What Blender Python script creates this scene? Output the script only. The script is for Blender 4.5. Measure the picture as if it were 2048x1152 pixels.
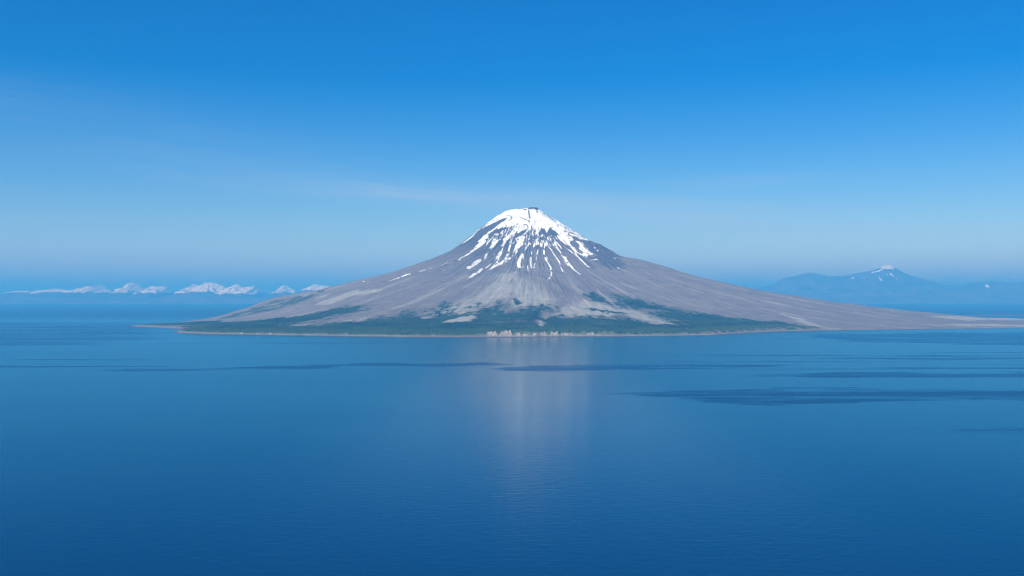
import bpy, bmesh, math, random
import numpy as np
from mathutils import Vector

# ------------------------------------------------------------------ scene, camera, sky, sun, exposure
scene = bpy.context.scene
for o in list(bpy.data.objects):
    bpy.data.objects.remove(o)
COL = scene.collection
EYE = 258.0                                   # metres above the sea
FPX = 35.0 / 36.0 * 2048                      # focal length in photo pixels
PITCH = math.atan(18.0 / FPX)

cam_data = bpy.data.cameras.new('camera')
cam = bpy.data.objects.new('camera', cam_data)
COL.objects.link(cam)
cam_data.lens = 35.0
cam_data.sensor_width = 36.0
cam_data.clip_start = 1.0
cam_data.clip_end = 600000.0
cam.location = (0, 0, EYE)
cam.rotation_euler = (math.pi / 2 + PITCH, 0, 0)
scene.camera = cam

SUN_AZ = math.radians(219)                    # clockwise from the view direction: behind, a little to the left
SUN_EL = math.radians(44)

world = bpy.data.worlds.new('World')
scene.world = world
world.use_nodes = True
wt = world.node_tree
wt.nodes.clear()


def nd(tree, kind, **kw):
    n = tree.nodes.new(kind)
    for k, v in kw.items():
        setattr(n, k, v)
    return n


def mth(tree, op, a, b=None, c=None, clamp=False):
    n = tree.nodes.new('ShaderNodeMath')
    n.operation = op
    n.use_clamp = clamp
    for i, x in enumerate((a, b, c)):
        if x is None:
            continue
        if isinstance(x, (int, float)):
            n.inputs[i].default_value = x
        else:
            tree.links.new(x, n.inputs[i])
    return n.outputs[0]


def mixc(tree, fac, a, b, blend='MIX'):
    n = tree.nodes.new('ShaderNodeMix')
    n.data_type = 'RGBA'
    n.blend_type = blend
    for i, x in ((0, fac), (6, a), (7, b)):
        if isinstance(x, (int, float)):
            n.inputs[i].default_value = x
        elif isinstance(x, tuple):
            n.inputs[i].default_value = (*x, 1.0)
        else:
            tree.links.new(x, n.inputs[i])
    return n.outputs[2]


def maprange(tree, x, a, b, c=0.0, d=1.0, smooth=True):
    n = tree.nodes.new('ShaderNodeMapRange')
    n.interpolation_type = 'SMOOTHSTEP' if smooth else 'LINEAR'
    tree.links.new(x, n.inputs[0])
    for i, v in enumerate((a, b, c, d)):
        n.inputs[1 + i].default_value = v
    return n.outputs[0]


sky = nd(wt, 'ShaderNodeTexSky', sky_type='NISHITA', sun_disc=False)
sky.sun_elevation = SUN_EL
sky.sun_rotation = SUN_AZ
sky.altitude = 250
sky.air_density = 1.0
sky.dust_density = 0.05
sky.ozone_density = 4.0
hs = nd(wt, 'ShaderNodeHueSaturation')
hs.inputs['Hue'].default_value = 0.513
hs.inputs['Saturation'].default_value = 1.55
hs.inputs['Value'].default_value = 1.05
wt.links.new(sky.outputs[0], hs.inputs['Color'])
# thin cirrus: bands by azimuth and elevation, broken up by stretched noise
tc = nd(wt, 'ShaderNodeTexCoord')
sx = nd(wt, 'ShaderNodeSeparateXYZ')
wt.links.new(tc.outputs['Generated'], sx.inputs[0])
az = mth(wt, 'ARCTAN2', sx.outputs[0], sx.outputs[1])
el = mth(wt, 'ARCSINE', sx.outputs[2])
cv = nd(wt, 'ShaderNodeCombineXYZ')
wt.links.new(mth(wt, 'MULTIPLY', az, 5.0), cv.inputs[0])
wt.links.new(mth(wt, 'MULTIPLY', mth(wt, 'ADD', el, mth(wt, 'MULTIPLY', az, 0.09)), 75.0), cv.inputs[1])
nz = nd(wt, 'ShaderNodeTexNoise')
nz.inputs['Scale'].default_value = 1.0
nz.inputs['Detail'].default_value = 7.0
nz.inputs['Roughness'].default_value = 0.62
nz.inputs['Distortion'].default_value = 0.6
wt.links.new(cv.outputs[0], nz.inputs['Vector'])
wisp = maprange(wt, nz.outputs[0], 0.28, 0.85)


def band(az0, el0, slope, half_el, half_az, gain):
    line = mth(wt, 'MULTIPLY_ADD', mth(wt, 'SUBTRACT', az, az0), slope, el0)
    a = mth(wt, 'DIVIDE', mth(wt, 'SUBTRACT', el, line), half_el)
    b = mth(wt, 'DIVIDE', mth(wt, 'SUBTRACT', az, az0), half_az)
    s = mth(wt, 'ADD', mth(wt, 'MULTIPLY', a, a), mth(wt, 'MULTIPLY', b, b))
    return mth(wt, 'MULTIPLY', mth(wt, 'POWER', 2.718, mth(wt, 'MULTIPLY', s, -1.0)), gain)


cir = band(0.0, 0.096, -0.085, 0.014, 0.27, 0.85)
for args in ((-0.16, 0.106, -0.05, 0.007, 0.12, 0.55), (0.23, 0.113, 0.02, 0.006, 0.09, 0.5),
             (-0.36, 0.150, -0.10, 0.030, 0.20, 0.20), (-0.50, 0.180, -0.03, 0.014, 0.14, 0.18),
             (0.19, 0.080, -0.06, 0.016, 0.16, 0.7)):
    cir = mth(wt, 'ADD', cir, band(*args))
high = mth(wt, 'MULTIPLY', maprange(wt, el, 0.32, 0.6), 0.12)      # a little of the same high up, out of frame
cir = mth(wt, 'MULTIPLY', mth(wt, 'ADD', cir, high), mth(wt, 'MULTIPLY_ADD', wisp, 0.75, 0.25))
skycol = mixc(wt, mth(wt, 'MULTIPLY', cir, 0.40, clamp=True), hs.outputs[0], (6.0, 6.6, 7.2))
bg = nd(wt, 'ShaderNodeBackground')
bg.inputs['Strength'].default_value = 0.10
wo = nd(wt, 'ShaderNodeOutputWorld')
wt.links.new(skycol, bg.inputs['Color'])
wt.links.new(bg.outputs[0], wo.inputs['Surface'])

sun_data = bpy.data.lights.new('sun', 'SUN')
sun_data.energy = 5.0
sun_data.angle = math.radians(0.53)
sun_data.color = (1.0, 0.98, 0.88)
sun = bpy.data.objects.new('sun', sun_data)
COL.objects.link(sun)
sdir = Vector((math.sin(SUN_AZ) * math.cos(SUN_EL), math.cos(SUN_AZ) * math.cos(SUN_EL), math.sin(SUN_EL)))
sun.rotation_euler = sdir.to_track_quat('Z', 'Y').to_euler()
sun.location = (-3000, -5000, 6000)

scene.view_settings.view_transform = 'Standard'
scene.view_settings.look = 'None'
scene.view_settings.gamma = 1.0
scene.view_settings.use_curve_mapping = False
scene.view_settings.exposure = 0.17
scene.render.engine = 'CYCLES'
scene.cycles.use_denoising = True
scene.cycles.filter_width = 1.2
scene.cycles.max_bounces = 6
scene.cycles.volume_bounces = 1
scene.cycles.sample_clamp_indirect = 4.0

# ------------------------------------------------------------------ noise and small helpers
rng = np.random.default_rng(7)
PERM = rng.permutation(256).astype(np.int64)
GRAD = np.stack([np.cos(np.arange(256) * 2.39996), np.sin(np.arange(256) * 2.39996)], 1)


def perlin(x, y, seed=0):
    x = np.asarray(x, float)
    y = np.asarray(y, float)
    xi = np.floor(x).astype(np.int64)
    yi = np.floor(y).astype(np.int64)
    xf = x - xi
    yf = y - yi
    u = xf * xf * xf * (xf * (xf * 6 - 15) + 10)
    v = yf * yf * yf * (yf * (yf * 6 - 15) + 10)

    def g(a, b, dx, dy):
        h = GRAD[PERM[(PERM[(a + seed * 37) & 255] + b) & 255]]
        return h[..., 0] * dx + h[..., 1] * dy
    n00 = g(xi, yi, xf, yf)
    n10 = g(xi + 1, yi, xf - 1, yf)
    n01 = g(xi, yi + 1, xf, yf - 1)
    n11 = g(xi + 1, yi + 1, xf - 1, yf - 1)
    return ((n00 * (1 - u) + n10 * u) * (1 - v) + (n01 * (1 - u) + n11 * u) * v) * 1.5


def fbm(x, y, octaves=4, seed=0, gain=0.5, ridged=False):
    t, a, s = 0.0, 1.0, 0.0
    for k in range(octaves):
        n = perlin(np.asarray(x) * 2.03 ** k, np.asarray(y) * 2.03 ** k, seed + k)
        if ridged:
            n = 1 - 2 * np.abs(n)
        t = t + a * n
        s += a
        a *= gain
    return t / s


def sstep(a, b, x):
    t = np.clip((x - a) / (b - a), 0, 1)
    return t * t * (3 - 2 * t)


def dist(v):
    """distance in metres of the sea surface seen at photo row v"""
    return EYE * FPX / (v - 594.0)


def sea(u, v):
    d = dist(v)
    return ((u - 1024.0) / FPX * d, d)


def new_mesh(name, verts, faces, mat, parent=None, smooth=True, attrs=None):
    me = bpy.data.meshes.new(name)
    verts = np.asarray(verts, np.float32)
    faces = np.asarray(faces, np.int32)
    nv, nf, k = len(verts), len(faces), faces.shape[1]
    me.vertices.add(nv)
    me.vertices.foreach_set('co', verts.ravel())
    me.loops.add(nf * k)
    me.loops.foreach_set('vertex_index', faces.ravel())
    me.polygons.add(nf)
    me.polygons.foreach_set('loop_start', np.arange(0, nf * k, k, dtype=np.int32))
    me.update(calc_edges=True)
    me.polygons.foreach_set('use_smooth', np.full(nf, smooth, dtype=bool))
    for an, av in (attrs or {}).items():
        a = me.attributes.new(an, 'FLOAT', 'POINT')
        a.data.foreach_set('value', np.asarray(av, np.float32).ravel())
    me.materials.append(mat)
    me.validate()
    ob = bpy.data.objects.new(name, me)
    COL.objects.link(ob)
    if parent is not None:
        ob.parent = parent
    return ob


def tag(o, label=None, category=None, group=None, kind=None):
    for k, v in (('label', label), ('category', category), ('group', group), ('kind', kind)):
        if v:
            o[k] = v
    return o


def grid_faces(n, m, wrap=False):
    """quads of an n x m grid of points (row major); wrap joins the last row to the first"""
    i = np.arange(n if wrap else n - 1)
    j = np.arange(m - 1)
    I, J = np.meshgrid(i, j, indexing='ij')
    I2 = (I + 1) % n
    return np.stack([I * m + J, I2 * m + J, I2 * m + J + 1, I * m + J + 1], -1).reshape(-1, 4)


def material(name):
    m = bpy.data.materials.new(name)
    m.use_nodes = True
    t = m.node_tree
    b = t.nodes['Principled BSDF']
    return m, t, b


def attr(t, name):
    n = t.nodes.new('ShaderNodeAttribute')
    n.attribute_name = name
    return n.outputs['Fac']


def noise_tex(t, vec, scale, detail=4.0, rough=0.55, distort=0.0):
    n = t.nodes.new('ShaderNodeTexNoise')
    n.inputs['Scale'].default_value = scale
    n.inputs['Detail'].default_value = detail
    n.inputs['Roughness'].default_value = rough
    n.inputs['Distortion'].default_value = distort
    if vec is not None:
        t.links.new(vec, n.inputs['Vector'])
    return n.outputs[0]


def scaled_pos(t, sx_, sy_, sz_):
    p = t.nodes.new('ShaderNodeTexCoord')
    m = t.nodes.new('ShaderNodeMapping')
    m.inputs['Scale'].default_value = (sx_, sy_, sz_)
    t.links.new(p.outputs['Object'], m.inputs['Vector'])
    return m.outputs[0]


# ------------------------------------------------------------------ the island: base shape
SX, SY = 212.0, 11120.0                       # summit
SHORE = [sea(2048, 656), sea(1850, 658.6), sea(1650, 661), sea(1530, 664), sea(1410, 671), sea(1240, 673), sea(1030, 674.5),
         sea(840, 674.5), sea(700, 673), sea(560, 670.7), sea(420, 668.7), sea(356, 666), sea(352, 663), sea(378, 659),
         sea(340, 656.5), sea(262, 653), sea(270, 650.6), (-3330, 9560), (-3400, 10500), (-3500, 11500), (-3000, 12800), (-1500, 13700),
         (500, 14000), (2500, 13600), (4500, 12700), (5700, 12000), (6800, 11300), (7300, 10300), (6700, 9400), (5500, 8800)]
_p = np.array(SHORE)
_a = np.arctan2(_p[:, 1] - SY, _p[:, 0] - SX) % (2 * np.pi)
_r = np.hypot(_p[:, 0] - SX, _p[:, 1] - SY)
_o = np.argsort(_a)
_a, _r = _a[_o], _r[_o]
# densify along the polygon, then roughen a little
_A, _R = [], []
for i in range(len(_a)):
    j = (i + 1) % len(_a)
    x0, y0 = _r[i] * np.cos(_a[i]), _r[i] * np.sin(_a[i])
    x1, y1 = _r[j] * np.cos(_a[j]), _r[j] * np.sin(_a[j])
    for t in np.linspace(0, 1, 40, endpoint=False):
        x, y = x0 + (x1 - x0) * t, y0 + (y1 - y0) * t
        _A.append(np.arctan2(y, x) % (2 * np.pi))
        _R.append(np.hypot(x, y))
_A, _R = np.array(_A), np.array(_R)
_o = np.argsort(_A)
_A, _R = _A[_o], _R[_o]
_R = _R + 34 * fbm(_A * 40, _A * 0 + 3.1, 5, 11, 0.62)


def shore_r(th):
    return np.interp(th % (2 * np.pi), _A, _R, period=2 * np.pi)


def prof_rows(rows, R):
    s = [r if r < 1200 else 1200 + (r - 1200) / (R - 1200) * 1000 for r, _ in rows]
    return np.array(s), np.array([h for _, h in rows], float)


LEFT = prof_rows([(0, 1252), (100, 1246), (180, 1240), (290, 1216), (346, 1180), (430, 1113), (542, 1013), (653, 923), (793, 817), (905, 745),
                  (1072, 672), (1199, 622), (1296, 587), (1519, 515), (1743, 465), (1938, 425), (2078, 392), (2301, 336), (2580, 286),
                  (2804, 241), (2960, 196), (3030, 156), (3195, 104), (3418, 36), (3560, 10), (3612, 2)], 3612)
RIGHT = prof_rows([(0, 1252), (90, 1248), (128, 1212), (212, 1150), (324, 1088), (436, 1004), (519, 937), (631, 864), (771, 808), (882, 742),
                   (994, 677), (1078, 655), (1199, 645), (1218, 642), (1329, 613), (1553, 543), (1776, 470), (1999, 409), (2279, 358), (2446, 319),
                   (2781, 258), (3005, 224), (3452, 163), (3843, 113), (4401, 60), (4680, 38), (5507, 10), (6500, 5), (6800, 2)], 6800)
FRONT = prof_rows([(0, 1252), (90, 1236), (190, 1186), (335, 1110), (430, 1050), (540, 966), (642, 890), (780, 808), (895, 742), (1033, 682),
                   (1199, 628), (1500, 520), (2000, 395), (2500, 288), (3000, 195), (3500, 126), (4000, 72), (4400, 38), (4680, 15), (4740, 2)], 4740)
SPIT = (np.array([0, 90, 190, 335, 430, 540, 642, 780, 895, 1033, 1199, 1290, 1430, 1570, 1710, 1800, 1880, 2000, 2100, 2200.]),
        np.array([1252, 1238, 1200, 1135, 1075, 985, 903, 812, 744, 678, 624, 540, 425, 300, 165, 80, 36, 14, 8, 2.]))
LOWR = (np.array([0, 90, 190, 335, 430, 540, 642, 780, 895, 1033, 1199, 1290, 1430, 1570, 1710, 1850, 2000, 2100, 2200.]),
        np.array([1252, 1230, 1168, 1085, 1010, 925, 858, 806, 742, 672, 628, 540, 395, 270, 165, 84, 32, 14, 2.]))
KEYS = [(0, RIGHT), (90, FRONT), (180, LEFT), (213, SPIT), (245, FRONT), (292, FRONT), (326, LOWR), (352, RIGHT), (360, RIGHT)]


def base_h(x, y):
    dx, dy = x - SX, y - SY
    r = np.hypot(dx, dy)
    th = np.arctan2(dy, dx) % (2 * np.pi)
    R = shore_r(th)
    s = np.where(r < 1200, r, 1200 + (r - 1200) / (R - 1200) * 1000)
    deg = np.degrees(th)
    h = np.zeros_like(r)
    prev = None
    for (a0, p0), (a1, p1) in zip(KEYS[:-1], KEYS[1:]):
        m = (deg >= a0) & (deg <= a1)
        if not m.any():
            continue
        w = sstep(a0, a1, deg[m]) if p0 is not p1 else 0.0
        h[m] = np.interp(s[m], *p0) * (1 - w) + np.interp(s[m], *p1) * w
    out = s > 2200
    h[out] = 2 - (s[out] - 2200) * 0.25
    return h, r, th, R


# ray from the photo's pixel to the island, as a point of the map
def ground(pts, step=12.0):
    pts = np.asarray(pts, float)
    cx = (pts[:, 0] - 1024) / FPX
    cy = (576 - pts[:, 1]) / FPX
    dx = cx
    dy = math.cos(PITCH) - cy * math.sin(PITCH)
    dz = math.sin(PITCH) + cy * math.cos(PITCH)
    ds = np.arange(6000.0, 13000.0, step)
    X = dx[:, None] / dy[:, None] * ds
    Y = np.broadcast_to(ds, X.shape)
    Z = EYE + dz[:, None] / dy[:, None] * ds
    H = base_h(X.ravel(), Y.ravel())[0].reshape(X.shape)
    gap = Z - H
    hit = gap < 0
    first = np.where(hit.any(1), hit.argmax(1), gap.argmin(1))
    k = np.arange(len(pts))
    return np.stack([X[k, first], Y[k, first]], 1)


# ------------------------------------------------------------------ the island: mesh points
th_f = np.radians(np.linspace(178, 362, 1500, endpoint=False))
th_b = np.radians(np.linspace(2, 178, 330, endpoint=False))
TH = np.concatenate([th_f, th_b])
RS = shore_r(TH)
a_in = np.linspace(0, 1200, 200)[1:]
q_out = np.linspace(0, 1, 240)[1:]
q_sea = np.array([1.006, 1.02, 1.04])
NR = len(a_in) + len(q_out) + len(q_sea)
rad = np.concatenate([np.broadcast_to(a_in, (len(TH), len(a_in))),
                      1200 + np.concatenate([q_out, q_sea])[None, :] * (RS[:, None] - 1200)], 1)
VX = SX + rad * np.cos(TH)[:, None]
VY = SY + rad * np.sin(TH)[:, None]
vx, vy = VX.ravel(), VY.ravel()
H0, vr, vth, vR = base_h(vx, vy)
inland = vR - vr


# masks drawn on the map -------------------------------------------------
def zA(p): return [(920 + x / 14.586, 410 + y / 14.586) for x, y in p]
def zC(p): return [(880 + x / 14.586, 475 + y / 14.586) for x, y in p]
def zD(p): return [(1000 + x / 14.586, 475 + y / 14.586) for x, y in p]
def zE(p): return [(1120 + x / 14.586, 475 + y / 14.586) for x, y in p]
def zZ(p): return [(880 + x / 5.12, 400 + y / 5.12) for x, y in p]
def z2(p): return [(240 + x / 4.452, 540 + y / 4.452) for x, y in p]
def z3(p): return [(640 + x / 4.452, 540 + y / 4.452) for x, y in p]
def z4(p): return [(1080 + x / 4.452, 540 + y / 4.452) for x, y in p]
def z5(p): return [(1500 + x / 3.737, 510 + y / 3.737) for x, y in p]


def seg_dist(px, py, a, b):
    ax, ay = a
    bx, by = b
    lx, ly = bx - ax, by - ay
    L = lx * lx + ly * ly + 1e-9
    t = np.clip(((px - ax) * lx + (py - ay) * ly) / L, 0, 1)
    return np.hypot(px - ax - t * lx, py - ay - t * ly), t


def signed_poly(poly, px, py):
    """signed distance to a closed outline, positive inside"""
    n = len(poly)
    d = np.full(px.shape, 1e9)
    ins = np.zeros(px.shape, bool)
    for i in range(n):
        a, b = poly[i], poly[(i + 1) % n]
        d = np.minimum(d, seg_dist(px, py, a, b)[0])
        c = ((a[1] > py) != (b[1] > py))
        xs = (b[0] - a[0]) * (py - a[1]) / (b[1] - a[1] + 1e-12) + a[0]
        ins ^= c & (px < xs)
    return np.where(ins, d, -d)


front = (vth > math.radians(176)) | (vth < math.radians(4))
WX = vx.copy()
WY = vy.copy()
FIDX = np.nonzero(front)[0]


def field_poly(F, pxpoly, soft=6.0, jitter=None, sign=1):
    """F = max(F, soft inside of the outline), or with sign -1 cut it out"""
    poly = ground(pxpoly)
    lo, hi = poly.min(0) - 60, poly.max(0) + 60
    m = (JX >= lo[0]) & (JX <= hi[0]) & (JY >= lo[1]) & (JY <= hi[1]) & front
    if not m.any():
        return
    s = signed_poly(poly, JX[m], JY[m])
    v = sstep(-soft, soft, s)
    F[m] = np.maximum(F[m], v) if sign > 0 else F[m] * (1 - v)


def field_stroke(F, pxs, w0, w1=None, soft=5.0, sign=1, gain=1.0):
    """w0, w1: widths in photo pixels at the two ends"""
    P = ground(pxs)
    w1 = w0 if w1 is None else w1
    w0, w1 = max(w0 * 1.12, 1.9), max(w1 * 1.12, 1.7)
    lo, hi = P.min(0) - 80, P.max(0) + 80
    m = (JX >= lo[0]) & (JX <= hi[0]) & (JY >= lo[1]) & (JY <= hi[1]) & front
    if not m.any():
        return
    best = np.full(m.sum(), -1e9)
    n = max(1, len(P) - 1)
    if len(P) == 1:
        best = w0 * 2.8 - np.hypot(JX[m] - P[0, 0], JY[m] - P[0, 1])
    for i in range(len(P) - 1):
        d, t = seg_dist(JX[m], JY[m], P[i], P[i + 1])
        w = (w0 + (w1 - w0) * (i + t) / n) * 2.8
        best = np.maximum(best, w - d)
    v = sstep(-soft, soft, best) * gain
    F[m] = np.maximum(F[m], v) if sign > 0 else F[m] * (1 - v)


# outlines wander a few metres, more along the slope than across it
er = np.stack([np.cos(vth), np.sin(vth)])
j1 = fbm(vth * 50, vr * 0.02, 4, 21, 0.6)
j2 = fbm(vth * 60, vr * 0.012, 3, 25)
up = np.clip(vr / 900, 0.35, 1.6)
JX = vx + er[0] * j1 * 16 * up - er[1] * j2 * 6 * up
JY = vy + er[1] * j1 * 16 * up + er[0] * j2 * 6 * up

# --- snow
SNOW = np.zeros_like(vx)
field_poly(SNOW, zZ([(430, 315), (520, 212), (600, 145), (665, 104), (740, 98), (850, 86), (1010, 78), (1115, 142), (1255, 237), (1335, 282),
                     (1410, 342), (1530, 432), (1450, 430), (1370, 395), (1345, 400), (1360, 440), (1320, 455), (1290, 430), (1230, 380),
                     (1180, 330), (1135, 290), (1110, 330), (1090, 340), (1070, 295), (1040, 295), (1020, 350), (980, 365), (940, 340),
                     (900, 350), (870, 380), (800, 400), (740, 380), (700, 400), (640, 440), (680, 380), (760, 300), (740, 285), (640, 300),
                     (560, 315), (520, 350), (470, 390), (395, 430), (440, 390), (540, 310), (600, 260), (660, 215), (690, 190), (640, 195),
                     (560, 235), (490, 280)]))
field_stroke(SNOW, zZ([(510, 235), (380, 348), (235, 465)]), 2.4, 1.6)
STREAK = fbm(vth * 52, vr * 0.0045, 4, 31, 0.6)
for pts in ([(700, 395), (870, 378), (940, 345), (1020, 355), (1100, 380), (1200, 390), (1290, 470), (1250, 505), (1100, 485), (900, 490), (720, 470)],):
    M = np.zeros_like(vx)
    field_poly(M, zZ(pts), 30)
    SNOW = np.maximum(SNOW, sstep(0.02, 0.16, STREAK * 0.8 + 0.35 * fbm(vth * 40, vr * 0.012, 4, 33, 0.6) + 0.12 * (M - 0.85)) * sstep(0.1, 0.6, M))
polyC = [[(1075, 165), (1150, 70), (1230, 20), (1260, -20), (1430, -20), (1400, 50), (1420, 70), (1300, 130), (1440, 120), (1330, 210), (1180, 310),
          (1000, 420), (930, 480), (760, 600), (600, 690), (580, 735), (480, 720), (600, 650), (780, 540), (930, 430), (1050, 320), (1110, 270), (1120, 200)],
         [(1540, 110), (1800, 90), (1690, 170), (1600, 290), (1490, 400), (1440, 320), (1490, 250)],
         [(1420, 480), (1380, 560), (1310, 680), (1285, 610), (1340, 530)],
         [(1225, 655), (1180, 720), (1100, 800), (940, 905), (840, 945), (690, 975), (800, 915), (920, 855), (990, 770), (1080, 700)],
         [(1250, 930), (1230, 990), (1050, 1110), (900, 1200), (800, 1240), (780, 1230), (900, 1150), (1020, 1070), (1160, 990)],
         [(1860, 340), (1820, 450), (1800, 530), (1740, 660), (1690, 790), (1560, 910), (1420, 1010), (1400, 990), (1560, 890), (1640, 790), (1700, 670),
          (1600, 670), (1640, 610), (1700, 560), (1690, 520), (1750, 440)],
         [(1940, 520), (2050, 500), (1970, 680), (1820, 830), (1640, 920), (1430, 1015), (1405, 1000), (1600, 885), (1760, 780), (1890, 680), (1940, 600)],
         [(1840, 80), (2060, 10), (2060, 100), (1940, 130), (1880, 260), (1820, 300), (1770, 315), (1860, 170)]]
for p in polyC:
    field_poly(SNOW, zC(p))
for p, a, b in (([(1540, 60), (1400, 200), (1290, 350)], 3.4, 1.6), ([(1000, 0), (860, 100), (660, 240)], 2.4, 1.6), ([(1050, 30), (930, 155)], 2.2, 1.2),
                ([(1490, 810), (1330, 930)], 2.0, 1.6), ([(2040, 650), (1890, 800)], 2.0, 1.2), ([(235, 780), (0, 880)], 1.8, 1.2),
                ([(410, 785), (280, 805)], 1.8, 1.2), ([(125, 995)], 2.2, None), ([(600, 1030)], 2.0, None), ([(1580, 540)], 2.4, None),
                ([(1630, 435)], 2.2, None), ([(1590, 715)], 2.4, None), ([(640, 235), (760, 160), (850, 150)], 1.4, 1.4)):
    field_stroke(SNOW, zC(p), a, b)
for p, a, b in (([(863, 539), (822, 551)], 3.0, 1.6), ([(820, 551), (779, 564)], 2.6, 1.4), ([(748, 560), (716, 567.5)], 3.0, 1.4), ([(797, 559)], 2.0, None)):
    field_stroke(SNOW, p, a * 1.2, b and b * 1.2)
polyD = [[(440, 80), (680, 20), (720, 20), (730, 90), (660, 230), (650, 280), (560, 380), (430, 470), (350, 540), (380, 480), (440, 330), (480, 220), (470, 120)],
         [(1090, 200), (1060, 260), (980, 350), (955, 310), (1000, 220)],
         [(1200, 130), (1280, 110), (1255, 250), (1240, 350), (1150, 290), (1180, 200)],
         [(920, 440), (950, 500), (930, 550), (900, 545)],
         [(880, 630), (932, 640), (922, 790), (937, 900), (910, 985), (888, 880), (865, 760)],
         [(1250, 430), (1322, 430), (1310, 555), (1260, 500)],
         [(1280, 600), (1400, 640), (1380, 730), (1450, 840), (1512, 950), (1485, 1010), (1535, 1100), (1490, 1155), (1455, 1135), (1500, 1090), (1450, 1010),
          (1470, 950), (1400, 850), (1330, 740)],
         [(430, 500), (525, 420), (500, 530), (465, 580), (490, 690), (500, 720), (465, 670), (440, 560)],
         [(640, 500), (695, 560), (690, 710), (650, 640), (610, 720), (600, 840), (622, 925), (560, 935), (485, 850), (500, 740), (550, 640), (600, 560)],
         [(1740, 550), (1900, 600), (1950, 600), (1930, 650), (1980, 760), (2060, 830), (2060, 860), (1930, 775), (1830, 655)]]
for p in polyD:
    field_poly(SNOW, zD(p))
for p, a, b in (([(330, 180), (290, 300), (250, 450)], 3.2, 3.4), ([(860, 230), (720, 380)], 1.6, 1.4), ([(840, 270), (730, 440)], 1.8, 1.6),
                ([(1100, 90), (1080, 150), (1020, 190)], 3.2, 2.4), ([(1310, 230), (1290, 350)], 2.4, 2.0),
                ([(1340, 160), (1370, 270), (1500, 410), (1620, 590), (1700, 720), (1730, 800)], 2.2, 2.6), ([(1730, 800), (1830, 1020)], 1.5, 1.3),
                ([(1110, 430), (1070, 570)], 2.2, 2.0), ([(1070, 630), (1050, 690)], 1.5, 1.2), ([(1020, 780), (985, 940)], 2.0, 1.7),
                ([(1650, 340), (1790, 510)], 3.4, 2.8), ([(1860, 750), (1990, 890)], 2.0, 1.2), ([(1900, 360), (2040, 460)], 2.6, 2.6),
                ([(1510, 20), (1620, 130), (1770, 290)], 3.0, 2.4), ([(1450, 150), (1600, 300)], 2.0, 2.0), ([(1770, 310), (1800, 390)], 2.2, 1.6),
                ([(1700, -10), (1900, 200), (2040, 330)], 6.0, 3.4), ([(805, 850), (815, 1000)], 1.2, 1.2), ([(1000, 1000)], 1.8, None),
                ([(1120, 1050)], 1.8, None), ([(960, 1090)], 1.6, None), ([(1030, 1080)], 1.6, None), ([(640, 895), (690, 930)], 1.2, 1.0),
                ([(390, 580), (140, 800)], 1.9, 1.4), ([(1490, 1150), (1400, 1290)], 1.3, 0.8)):
    field_stroke(SNOW, zD(p), a, b)
polyE = [[(-60, 0), (330, -10), (340, 80), (240, 120), (290, 210), (350, 290), (440, 350), (520, 470), (620, 510), (700, 530), (860, 565), (965, 565), (900, 605),
          (760, 595), (600, 565), (500, 495), (390, 405), (300, 325), (210, 265), (130, 185), (50, 130), (-60, 60)],
         [(330, 0), (360, 100), (450, 190), (560, 160), (640, 200), (700, 290), (760, 370), (825, 400), (785, 425), (900, 530), (965, 560), (850, 555), (700, 500),
          (620, 390), (560, 280), (480, 220), (420, 170), (340, 110)],
         [(540, 340), (640, 360), (680, 440), (860, 550), (680, 505), (560, 405)],
         [(430, -10), (600, -4), (700, 75), (850, 155), (760, 160), (640, 120), (500, 60)],
         [(300, 290), (400, 400), (480, 500), (540, 620), (620, 690), (780, 830), (800, 880), (925, 910), (850, 920), (780, 885), (680, 785), (580, 705), (440, 605),
          (300, 485), (200, 405), (150, 350), (240, 375), (330, 445), (430, 535), (505, 610), (440, 500), (350, 390), (280, 310)],
         [(100, 600), (190, 600), (210, 740), (300, 830), (440, 980), (605, 1090), (590, 1115), (420, 1005), (280, 875), (150, 700)]]
for p in polyE:
    field_poly(SNOW, zE(p))
for p, a, b in (([(110, 750), (240, 880)], 2.0, 1.0), ([(690, 610), (830, 660)], 2.0, 1.4), ([(890, 690), (1100, 735)], 2.6, 1.8), ([(930, 650), (1060, 690)], 1.6, 1.4),
                ([(950, 230), (1000, 260)], 1.6, 1.6), ([(1010, 370), (1130, 490)], 1.5, 1.7), ([(1290, 385)], 2.0, None), ([(1420, 535)], 2.2, None),
                ([(1570, 660), (1620, 710)], 1.4, 1.2), ([(1680, 955), (1730, 965)], 2.0, 1.6), ([(1910, 1045), (1975, 1070)], 2.0, 1.5),
                ([(1960, 890), (2060, 930)], 1.6, 1.2), ([(1225, 570)], 2.2, None), ([(885, 360)], 1.8, None), ([(980, 300)], 1.6, None)):
    field_stroke(SNOW, zE(p), a, b)
# rock showing through the snow
SPECK = fbm(vth * 34, vr * 0.028, 4, 41, 0.65)
ROCKH = np.zeros_like(vx)
for p in ([(560, 412), (540, 380), (640, 330), (700, 290), (760, 285), (745, 330), (690, 380), (620, 410)],):
    M = np.zeros_like(vx)
    field_poly(M, zZ(p), 8)
    SNOW = np.maximum(SNOW, M) * (1 - M * sstep(-0.12, -0.02, SPECK))
for p in ([(765, 392), (770, 360), (820, 352), (880, 325), (897, 298), (892, 340), (850, 382), (800, 397)],
          [(690, 188), (640, 196), (520, 262), (430, 325), (330, 400), (235, 485), (190, 520), (300, 470), (400, 432), (440, 392), (540, 312), (600, 266), (660, 220)],
          [(898, 76), (1004, 80), (1000, 104), (905, 99)], [(1130, 290), (1178, 335), (1203, 380), (1150, 388), (1098, 376), (1105, 320)],
          [(1035, 293), (1072, 300), (1090, 352), (1060, 372), (1012, 356)], [(1350, 395), (1440, 430), (1500, 445), (1440, 440), (1380, 425)]):
    field_poly(SNOW, zZ(p), sign=-1)
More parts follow.
